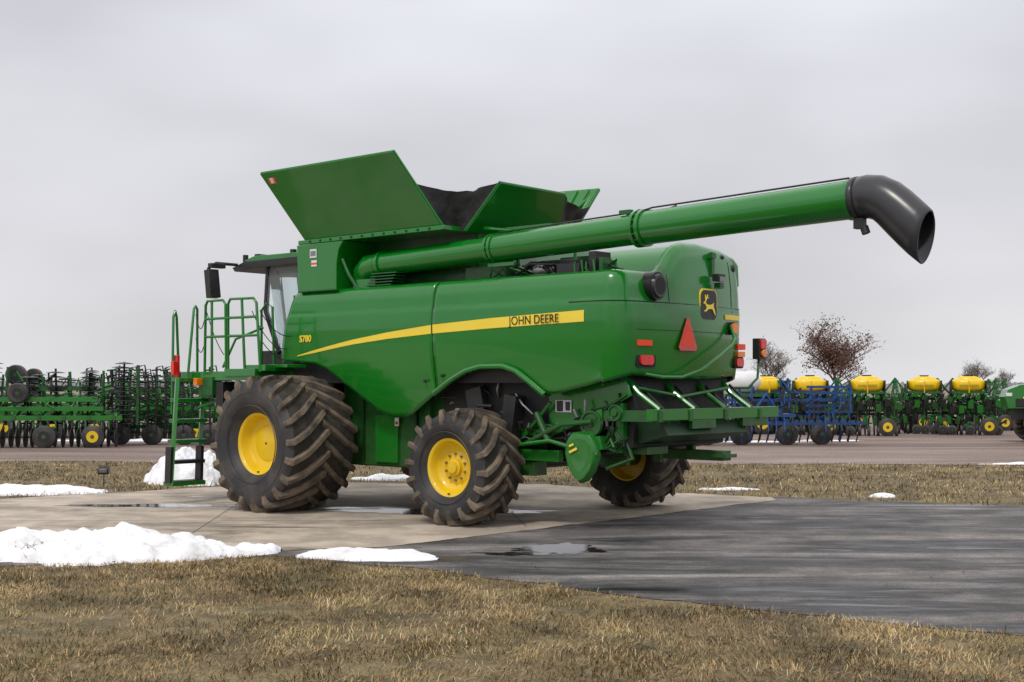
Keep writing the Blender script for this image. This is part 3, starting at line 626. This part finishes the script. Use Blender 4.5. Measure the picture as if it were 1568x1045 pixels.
def snow(name,cx,cy,rx,ry,h,seed,rot=0,n=110):
    mb=MB(); rows=[]
    for i in range(n+1):
        row=[]
        for j in range(n+1):
            a=(i/n*2-1)*1.25; c=(j/n*2-1)*1.25
            d=1-(a*a+c*c); x=a*rx; y=c*ry; xr=x*math.cos(rot)-y*math.sin(rot)+cx; yr=x*math.sin(rot)+y*math.cos(rot)+cy
            k=d+.85*mn.noise((xr*1.1+seed,yr*1.5,seed))+.45*mn.noise((xr*3.4,yr*3.6,seed))+.12*mn.noise((xr*11,yr*11,seed))
            if k>0: z=h*k**.75+.10*h*mn.noise((xr*9,yr*9,seed))+.16*h*mn.noise((xr*4,yr*4,seed+2))+.05*h*mn.noise((xr*22,yr*22,seed))+.012
            else: z=-.03
            row.append((xr,yr,z))
        rows.append(row)
    mb.grid(rows,SNOW); mb.obj(name,fix=False,ang=180)
snow('snow_pile',-4.9,15.5,1.7,.9,.25,2)
snow('snow_pile',-6.6,15.2,1.2,.6,.15,8)
snow('snow_patch',-1.72,15.2,.72,.36,.08,5,-.2)
snow('snow_pile',-6.7,27.3,.9,1.4,.5,11)
snow('snow_patch',-9.4,24.4,1.9,.7,.12,13)
snow('snow_patch',-2.6,27.8,.7,.4,.10,14)
snow('snow_patch',6.65,23.4,.24,.14,.06,15)
snow('snow_patch',4.2,25,.6,.12,.04,16)
snow('snow_patch',8.6,46,1.5,.3,.04,17); snow('snow_patch',11.5,47,1.2,.25,.04,21); snow('snow_patch',13.5,33,1.6,.12,.04,19); snow('snow_patch',-14,47,3,.4,.06,20)
# tussock of dead grass poking out of the snow pile
mb=MB()
for i in range(500):
    x=random.gauss(-5.35,.16); y=random.gauss(15.05,.12); a=random.uniform(0,6.28); l=random.uniform(.05,.12); z=.05+random.uniform(0,.12)
    mb.poly([(x-.005,y,z),(x+.005,y,z),(x+l*math.cos(a),y+l*math.sin(a),z+random.uniform(.0,.07))],random.choice((M_GR,TWIG,M_GR)))
mb.obj('grass_tussock',fix=False)

gl=MB(); gl.tube([(0,0,0),(0,0,.28)],.012,BLK,8); gl.box((0,0,.33),(.22,.12,.12),BLK,(.3,0,0)); gl.box((0,.02,.42),(.26,.02,.02),BLK); gl.box((0,-.07,.33),(.17,.01,.08),STEEL,(.3,0,0))
o=gl.obj('garden_floodlight',bevel=.006); o.location=(-8.0,25.6,0)

# ------------------------------------------------------------------ trees
def tree(name,loc,H,seed,leafy=0,spread=.55,tw=TWIG,width=1.0):
    rnd=random.Random(seed); mb=MB(); tips=[]
    def br(p,d,l,r,lev):
        q=p; pts=[p]; rr=[r]
        for i in range(3):
            d=(d+Vector((rnd.uniform(-1,1),rnd.uniform(-1,1),rnd.uniform(-.2,.6)))*.16).normalized(); q=q+d*l/3; pts.append(q); rr.append(r*(1-.18*(i+1)))
        mb.tube(pts,rr,BARK if lev<3 else tw,5 if lev<2 else 3,False)
        if lev>=5: tips.append(q); return
        for i in range(4 if lev<4 else 3):
            a=rnd.uniform(0,6.283); e=Vector((math.cos(a),math.sin(a),rnd.uniform(-.1,.45)))
            nd=(d*(1-spread)+e*spread).normalized(); st_=pts[rnd.choice((1,2,3,3))]
            br(st_,nd,l*rnd.uniform(.62,.86),max(r*.55,.0075),lev+1)
        if lev<2: br(q,d,l*.8,r*.65,lev+1)
    br(Vector((0,0,0)),Vector((0,0,1)),.8,.075,0)
    zm=max(v[2] for v in mb.v); k=H/zm
    for t in tips:
        for kk in range(leafy):
            if rnd.random()<.3: continue
            c=t+Vector((rnd.gauss(0,1),rnd.gauss(0,1),rnd.gauss(0,1)))*.085; s=.038
            u=Vector((rnd.uniform(-1,1),rnd.uniform(-1,1),rnd.uniform(-1,1))).normalized(); w=u.cross(Vector((0,0,1))).normalized()
            mb.poly([c-u*s,c+w*s*.6,c+u*s,c-w*s*.6],tw)
    mb.v=[(x*k*width,y*k*width,z*k) for x,y,z in mb.v]
    o=mb.obj(name,fix=False); o.location=loc; return o
tree('oak_tree',(37.4,150,0),9.9,3,5,.58,TWIG,.88)
tree('bare_tree',(30.2,152,0),8.0,12,1,.55,GTW,.8)
tree('bare_tree',(71,200,0),6.2,15,1,.6,GTW,.8)
tree('bare_tree',(77.5,205,0),4.8,18,1,.6,GTW,.8)
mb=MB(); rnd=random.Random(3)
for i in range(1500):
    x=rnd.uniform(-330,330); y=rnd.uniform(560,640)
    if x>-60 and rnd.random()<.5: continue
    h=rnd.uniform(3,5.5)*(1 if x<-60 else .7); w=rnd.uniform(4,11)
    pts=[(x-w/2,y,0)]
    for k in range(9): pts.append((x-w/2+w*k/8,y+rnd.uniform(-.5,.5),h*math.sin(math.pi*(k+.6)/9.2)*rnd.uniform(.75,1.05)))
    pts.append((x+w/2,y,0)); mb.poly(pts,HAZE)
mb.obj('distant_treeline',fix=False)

# ------------------------------------------------------------------ background machines
def swheel(mb,c,r,w,axis='y',rim=YEL):
    c=Vector(c); d=Vector((0,w/2,0)) if axis=='y' else Vector((w/2,0,0))
    mb.tube([c-d,c-d*.8,c+d*.8,c+d],[r*.88,r,r,r*.88],SIDEW,24)
    mb.tube([c-d*1.04,c+d*1.04],[r*.52,r*.52],rim,18); mb.tube([c-d*1.1,c+d*1.1],[r*.18,r*.18],GREEN_D,10)
def planter_mesh(seed,hop=YEL,fr=GREEN_D,hopper=True):
    rnd=random.Random(seed); mb=MB()
    if hopper:
        mb.ell((0,0,2.02),(.66,.48,.29),hop,24,12,.62); mb.ell((0,0,2.18),(.46,.38,.20),hop,20,10,.6); mb.box((0,0,2.40),(.35,.35,.04),BLK)
        mb.box((0,0,1.72),(1.4,.8,.10),fr)
        for x in (-.67,0,.67): mb.box((x,-.1,1.95),(.035,.86,.5),BLK if x else YEL)
        for x in (-.6,.6): mb.tube([(x,0,1.0),(x,0,1.75)],.05,fr,6)
    for z,y in ((1.45,.2),(1.0,0),(.85,.5),(1.2,.9)): mb.box((0,y,z),(2.5,.11,.11),fr)
    for x in (-1.1,-.75,-.4,-.05,.3,.65,1.0):
        h=rnd.uniform(1.4,2.1)
        mb.tube([(x,0,.35),(x+.05,-.15,.9),(x,.1,h)],.045,fr,6); mb.tube([(x+.1,-.2,.3),(x+.2,.3,1.3)],.03,BLK,6)
        mb.box((x,-.2,.62),(.16,.3,.3),rnd.choice((fr,BLK,GREEN)),(.3,rnd.uniform(-.3,.3),0))
        mb.box((x+.12,-.35,1.15+rnd.uniform(-.15,.2)),(.2,.25,.28),rnd.choice((BLK,GREEN,GREEN,BLK,fr)),(.2,0,0))
        mb.box((x+.05,-.3,1.5+rnd.uniform(-.1,.2)),(.16,.2,.18),rnd.choice((BLK,GREEN,fr)),(.2,.2,0))
        mb.cyl((x-.05,-.25,.24),(x-.01,-.25,.24),.22,STEEL if rnd.random()<.3 else DARK,18); swheel(mb,(x+.1,-.5,.20),.20,.10,'x' if rnd.random()<.6 else 'y',BLK)
        for k in range(3): mb.tube([(x,0,1.6),(x+rnd.uniform(-.3,.3),-.3,1.2+rnd.uniform(-.2,.3)),(x+rnd.uniform(-.1,.1),-.2,.6)],.022,BLK,5)
    for s in (-1,1):
        mb.tube([(s*.9,.4,.9),(s*1.15,.5,2.3)],.05,fr,6); mb.tube([(s*.9,.3,.9),(s*.5,.3,1.7)],.04,GREEN,6)
        mb.tube([(s*1.15,.5,2.3),(s*.7,.4,1.7)],.035,fr,6)
        for k in range(5): mb.tube([(s*1.05,.5,1.1+.25*k),(s*1.25,.45,1.2+.25*k),(s*1.2,.4,1.05+.25*k)],.03,GREEN,5)
    swheel(mb,(.75,-.6,.36),.36,.2); swheel(mb,(-.6,.5,.38),.38,.2,'y',BLK)
    for i in range(26):
        a=(rnd.uniform(-1.2,1.2),rnd.uniform(-.5,.6),rnd.uniform(.3,1.75)); mb.tube([a,(a[0]+rnd.uniform(-.5,.5),a[1],a[2]+rnd.uniform(-.4,.4))],rnd.choice((.02,.03,.045)),rnd.choice((fr,GREEN,GREEN,BLK,DARK)),5)
    return mb
P=[(1172,54,9),(1240,53,10),(1327,52,1),(1415,54,2),(1482,53,3)]
for i,(u,Y,sd0) in enumerate(P):
    fr=BLUE if i<2 else GREEN_D
    o=planter_mesh(sd0,YEL,fr).obj('row_crop_planter' ); o.location=((u-784)/2000*Y,Y,0); o.rotation_euler=(0,0,random.uniform(-.3,.2))
    if i>=2:
        text('hopper_lettering','JOHN DEERE',.13,Matrix(((1,0,0,0),(0,0,-1,-.545),(0,1,0,1.98),(0,0,0,1))),BLK,o)
for x,y,s in ((20.9,58,21),(15.0,60,22),(17.6,59,23),(12.6,59,24),(23.2,60,25)):
    o=planter_mesh(s,YEL,GREEN_D,False).obj('row_crop_planter'); o.location=(x,y,0)
def cultivator(seed,fr,W,H):
    rnd=random.Random(seed); mb=MB()
    for y in (-.8,0,.8):
        mb.box((0,y,.75),(W,.12,.12),fr)
    for k in range(int(W/.28)):
        x=-W/2+.28*k+.1
        for y in (-.8,0,.8):
            mb.tube([(x,y,.75),(x,y-.25,.95),(x,y-.35,.5),(x,y-.1,.12)],.022,BLK if rnd.random()<.6 else fr,5)
    for s in (-1,1):
        for q in (.1,.25,.38,.46):
            x=s*W*q; mb.tube([(x,0,.75),(x+.1*s,0,H)],.05,fr,6)
        for z in np.linspace(1.1,H,5): mb.box((s*W*.36,0,z),(W*.24,.08,.08),fr)
        for k in range(26):
            x=s*W*rnd.uniform(.05,.48); z=rnd.uniform(1.0,H); mb.tube([(x,-.1,z),(x+rnd.uniform(-.1,.1),-.45,z+.1),(x,-.5,z-.35)],.025,rnd.choice((BLK,BLK,fr)),5)
    mb.box((0,0,1.0),(W*.3,1.2,.1),fr); mb.tube([(-W*.1,-.5,.8),(0,-.5,1.7),(W*.1,-.5,.8)],.06,fr,6); mb.box((0,0,1.5),(W*.9,.09,.09),fr)
    for x in (-W*.3,-W*.12,W*.12,W*.3): swheel(mb,(x,-.3,.36),.36,.24,'y',BLK if fr is BLUE else YEL)
    return mb
o=cultivator(4,BLUE,6.6,1.95).obj('blue_cultivator'); o.location=(8.4,44,0); o.rotation_euler=(0,0,.12)
o=cultivator(6,BLUE,4.2,2.25).obj('blue_cultivator'); o.location=(11.4,56,0)
mb=MB(); mb.tube([(-.75,0,2.15),(-.68,0,2.15),(-.45,0,2.15),(.45,0,2.15),(.68,0,2.15),(.75,0,2.15)],[.1,.32,.46,.46,.32,.1],WHITE,24); mb.cyl((0,0,2.5),(0,0,2.68),.18,WHITE)
mb.box((0,0,1.6),(1.6,1.0,.12),GREEN_D); mb.box((0,0,.9),(3.0,.14,.14),GREEN_D)
for x in (-.7,.7): mb.tube([(x,0,.5),(x,0,1.6)],.06,GREEN_D,6); swheel(mb,(x,-.5,.45),.45,.3)
mb.obj('liquid_applicator').location=(9.5,53.8,0)
def harrow(seed,W):
    rnd=random.Random(seed); mb=MB()
    for y in (-1,1): mb.box((0,y,.95),(W,.14,.16),GREEN)
    for x in np.linspace(-W*.45,W*.45,7): mb.box((x,0,.95),(.12,2.2,.14),GREEN_D); mb.tube([(x,-.9,.95),(x+.3,-.2,1.7),(x+.1,.6,1.0)],.055,GREEN,6)
    mb.box((0,-.9,1.55),(W*.7,.14,.16),GREEN); mb.box((-.2,-1,1.25),(W*.85,.12,.14),GREEN); mb.box((0,-.5,1.9),(W*.6,.12,.14),GREEN_D)
    for gx in np.linspace(-W*.48,W*.46,6):
        gx+=rnd.uniform(-.15,.15)
        h=rnd.uniform(2.2,2.8); lean=rnd.uniform(-.1,.18); mb.tube([(gx,-.6,.5),(gx+lean,-.6,h)],.035,DARK,6); mb.tube([(gx+.42,-.4,.7),(gx+.4+lean,-.4,h-.1)],.05,GREEN_D,6)
        for z in np.arange(.75,h,.15):
            xx=gx+lean*(z-.5)/(h-.5)
            mb.tube([(xx,-.6,z),(xx,-.6,z+.012),(xx,-.6,z+.05)],[.31,.30,.12],BLK,18)
        for z in (1.0,1.6,2.2): mb.tube([(gx+.4,-.4,z),(gx+.05,-.6,z)],.03,GREEN_D,5)
    for k in range(22):
        x=-W*.48+k*W*.045+rnd.uniform(-.03,.03); mb.cyl((x,-1.2,.32),(x+.02,-1.2,.32),.31,DARK,16); mb.tube([(x,-1.2,.32),(x,-1.0,.9)],.03,GREEN_D if k%3 else BLK,5)
    mb.box((0,-1.2,.34),(W*.95,.06,.06),DARK)
    for x in (-W*.3,W*.05,W*.34): swheel(mb,(x,-1.4,.36),.36,.26,'y',YEL if rnd.random()<.4 else BLK)
    swheel(mb,(-W*.2,.2,2.35),.33,.3,'y',BLK); swheel(mb,(-W*.12,-1.1,1.75),.33,.3,'y',BLK)
    for i in range(70):
        a=(rnd.uniform(-W/2,W/2),rnd.uniform(-1.1,.2),rnd.uniform(.5,2.2)); mb.tube([a,(a[0]+rnd.uniform(-.6,.6),a[1],a[2]+rnd.uniform(-.5,.5))],rnd.choice((.02,.03,.05)),rnd.choice((GREEN,GREEN,BLK,BLK,GREEN_D,DARK)),5)
    return mb
def rowharrow(seed,W):
    rnd=random.Random(seed); mb=MB()
    for k in range(int(W/.3)):
        x=-W/2+.3*k; h=rnd.uniform(2.2,2.7)
        mb.tube([(x,-.4,.5),(x,-.4,h)],.04,BLK,5); mb.tube([(x,-.4,h),(x+.2,-.4,h+.05),(x+.3,-.4,h-.5)],.025,BLK,5)
        for z in np.arange(.7,h,.2): mb.tube([(x-.16,-.45,z),(x+.16,-.45,z+.04)],.028,BLK if rnd.random()<.85 else GREEN_D,5); mb.tube([(x,-.4,z),(x+.12,-.8,z-.1),(x+.1,-.9,z-.3)],.018,DARK,4)
    for z in (.6,1.0,1.45,1.8): mb.box((0,0,z),(W,.12,.14),GREEN)
    for x in (-W*.4,-W*.1,W*.2,W*.42): swheel(mb,(x,-.7,.34),.34,.24,'y',BLK); mb.tube([(x,0,.5),(x+.2,-.4,1.3),(x,0,2.2)],.06,GREEN,6)
    for i in range(60):
        a=(rnd.uniform(-W/2,W/2),rnd.uniform(-.6,.2),rnd.uniform(.25,1.7)); mb.tube([a,(a[0]+rnd.uniform(-.6,.6),a[1],a[2]+rnd.uniform(-.3,.3))],.035,rnd.choice((GREEN,BLK,DARK,GREEN_D)),5)
    return mb
o=harrow(2,5.2).obj('disc_harrow'); o.location=(-15.3,43,0); o.rotation_euler=(0,0,.1)
o=rowharrow(5,3.6).obj('spring_tooth_harrow'); o.location=(-11.7,44.5,0)
o=harrow(7,4.6).obj('disc_harrow'); o.location=(-12.0,50,-.1)
o=harrow(9,5.5).obj('disc_harrow'); o.location=(-22.5,46,0)
o=harrow(11,5.5).obj('disc_harrow'); o.location=(-18.0,52,.0)
o=rowharrow(15,4.5).obj('spring_tooth_harrow'); o.location=(-15.2,54,0)
trc=empty('green_tractor',(19.0,45.5,0),R(-8))
mb=MB()
mb.prism([(-1.75,1.2),(-1.85,1.6),(-1.75,1.85),(-1.35,2.02),(.4,2.16),(.9,2.2),(.9,1.2)],'y',-.45,.45,GREEN); mb.box((-.3,-.46,1.6),(1.9,.02,.10),YSTR,(0,-.05,0)); mb.box((-1.72,-.42,1.68),(.2,.14,.12),WHITE); mb.box((-1.2,-.46,1.40),(.6,.02,.3),BLK)
mb.box((-.2,0,1.0),(2.6,.6,.4),BLK); mb.box((-.6,0,.75),(.3,1.6,.2),GREEN_D)
mb.prism([(.7,1.3),(.6,2.2),(.8,3.0),(2.2,3.0),(2.4,1.5)],'y',-.75,.75,GLASS); mb.box((1.5,0,3.1),(1.9,1.7,.2),GREEN)
for x in (.75,2.25):
    for y in (-.76,.76): mb.tube([(x,y,1.4),(x,y,3.05)],.05,BLK,6)
mb.box((1.6,0,1.3),(1.6,1.4,.5),GREEN_D); mb.tube([(-.1,.3,2.1),(-.1,.3,2.9)],.06,BLK)
mb.obj('tractor_body',trc,bevel=.06)
wheel('tractor_front_wheel',-.6,-.95,.68,.45,.36,-1,18,.1,True,trc); wheel('tractor_front_wheel_b',-.6,.95,.68,.45,.36,1,18,.1,True,trc)
wheel('tractor_rear_wheel',1.8,-1.05,.95,.55,.5,-1,18,.1,True,trc); wheel('tractor_rear_wheel_b',1.8,1.05,.95,.55,.5,1,18,.1,True,trc)

# ------------------------------------------------------------------ world & light
w=bpy.data.worlds.new('World'); scene.world=w; w.use_nodes=True
nt=w.node_tree; N=nt.nodes.new; L=nt.links.new; bg=nt.nodes['Background']
sky=N('ShaderNodeTexSky'); sky.sky_type='NISHITA'; sky.sun_disc=False; sky.sun_elevation=R(48); sky.sun_rotation=R(205)
tc=N('ShaderNodeTexCoord'); sx=N('ShaderNodeSeparateXYZ'); L(tc.outputs['Generated'],sx.inputs[0])
rp0=N('ShaderNodeValToRGB'); cr=rp0.color_ramp
for p in (.10,.26,.5): cr.elements.new(p)
for e,(p,c) in zip(cr.elements,[(0,(.78,.78,.80)),(.10,(.64,.632,.665)),(.26,(.70,.705,.75)),(.5,(1.0,1.0,1.05)),(1,(1.05,1.05,1.08))]): e.position=p; e.color=(*c,1)
L(sx.outputs['Z'],rp0.inputs['Fac'])
mp=N('ShaderNodeMapping'); mp.inputs['Scale'].default_value=(1.2,1.2,3.2); L(tc.outputs['Generated'],mp.inputs['Vector'])
n=N('ShaderNodeTexNoise'); n.inputs['Scale'].default_value=1.9; n.inputs['Detail'].default_value=3; n.inputs['Roughness'].default_value=.45; L(mp.outputs['Vector'],n.inputs['Vector'])
mr=N('ShaderNodeMapRange'); mr.inputs['From Min'].default_value=.3; mr.inputs['From Max'].default_value=.7; mr.inputs['To Min'].default_value=8.2; mr.inputs['To Max'].default_value=12.4; L(n.outputs['Fac'],mr.inputs['Value'])
sc=N('ShaderNodeVectorMath'); sc.operation='SCALE'; L(rp0.outputs['Color'],sc.inputs[0]); L(mr.outputs['Result'],sc.inputs['Scale'])
mix=N('ShaderNodeMix'); mix.data_type='RGBA'; mix.inputs[0].default_value=.95; L(sky.outputs['Color'],mix.inputs[6]); L(sc.outputs['Vector'],mix.inputs[7])
L(mix.outputs[2],bg.inputs['Color']); bg.inputs['Strength'].default_value=.1
sl_=bpy.data.lights.new('sun','SUN'); sl_.energy=1.5; sl_.angle=R(10); sl_.color=(1,.95,.89)
so=bpy.data.objects.new('sun',sl_); scene.collection.objects.link(so); so.rotation_euler=(R(38),0,R(-22))
# camera
cd=bpy.data.cameras.new('camera'); cam=bpy.data.objects.new('camera',cd); scene.collection.objects.link(cam)
cam.location=(0,0,2.0); cam.rotation_euler=(R(90),0,0); cd.sensor_width=36; cd.lens=2000/1568*36; cd.shift_y=68/1568; cd.clip_end=3000
scene.camera=cam
scene.view_settings.view_transform='Standard'; scene.view_settings.look='None'; scene.view_settings.exposure=0
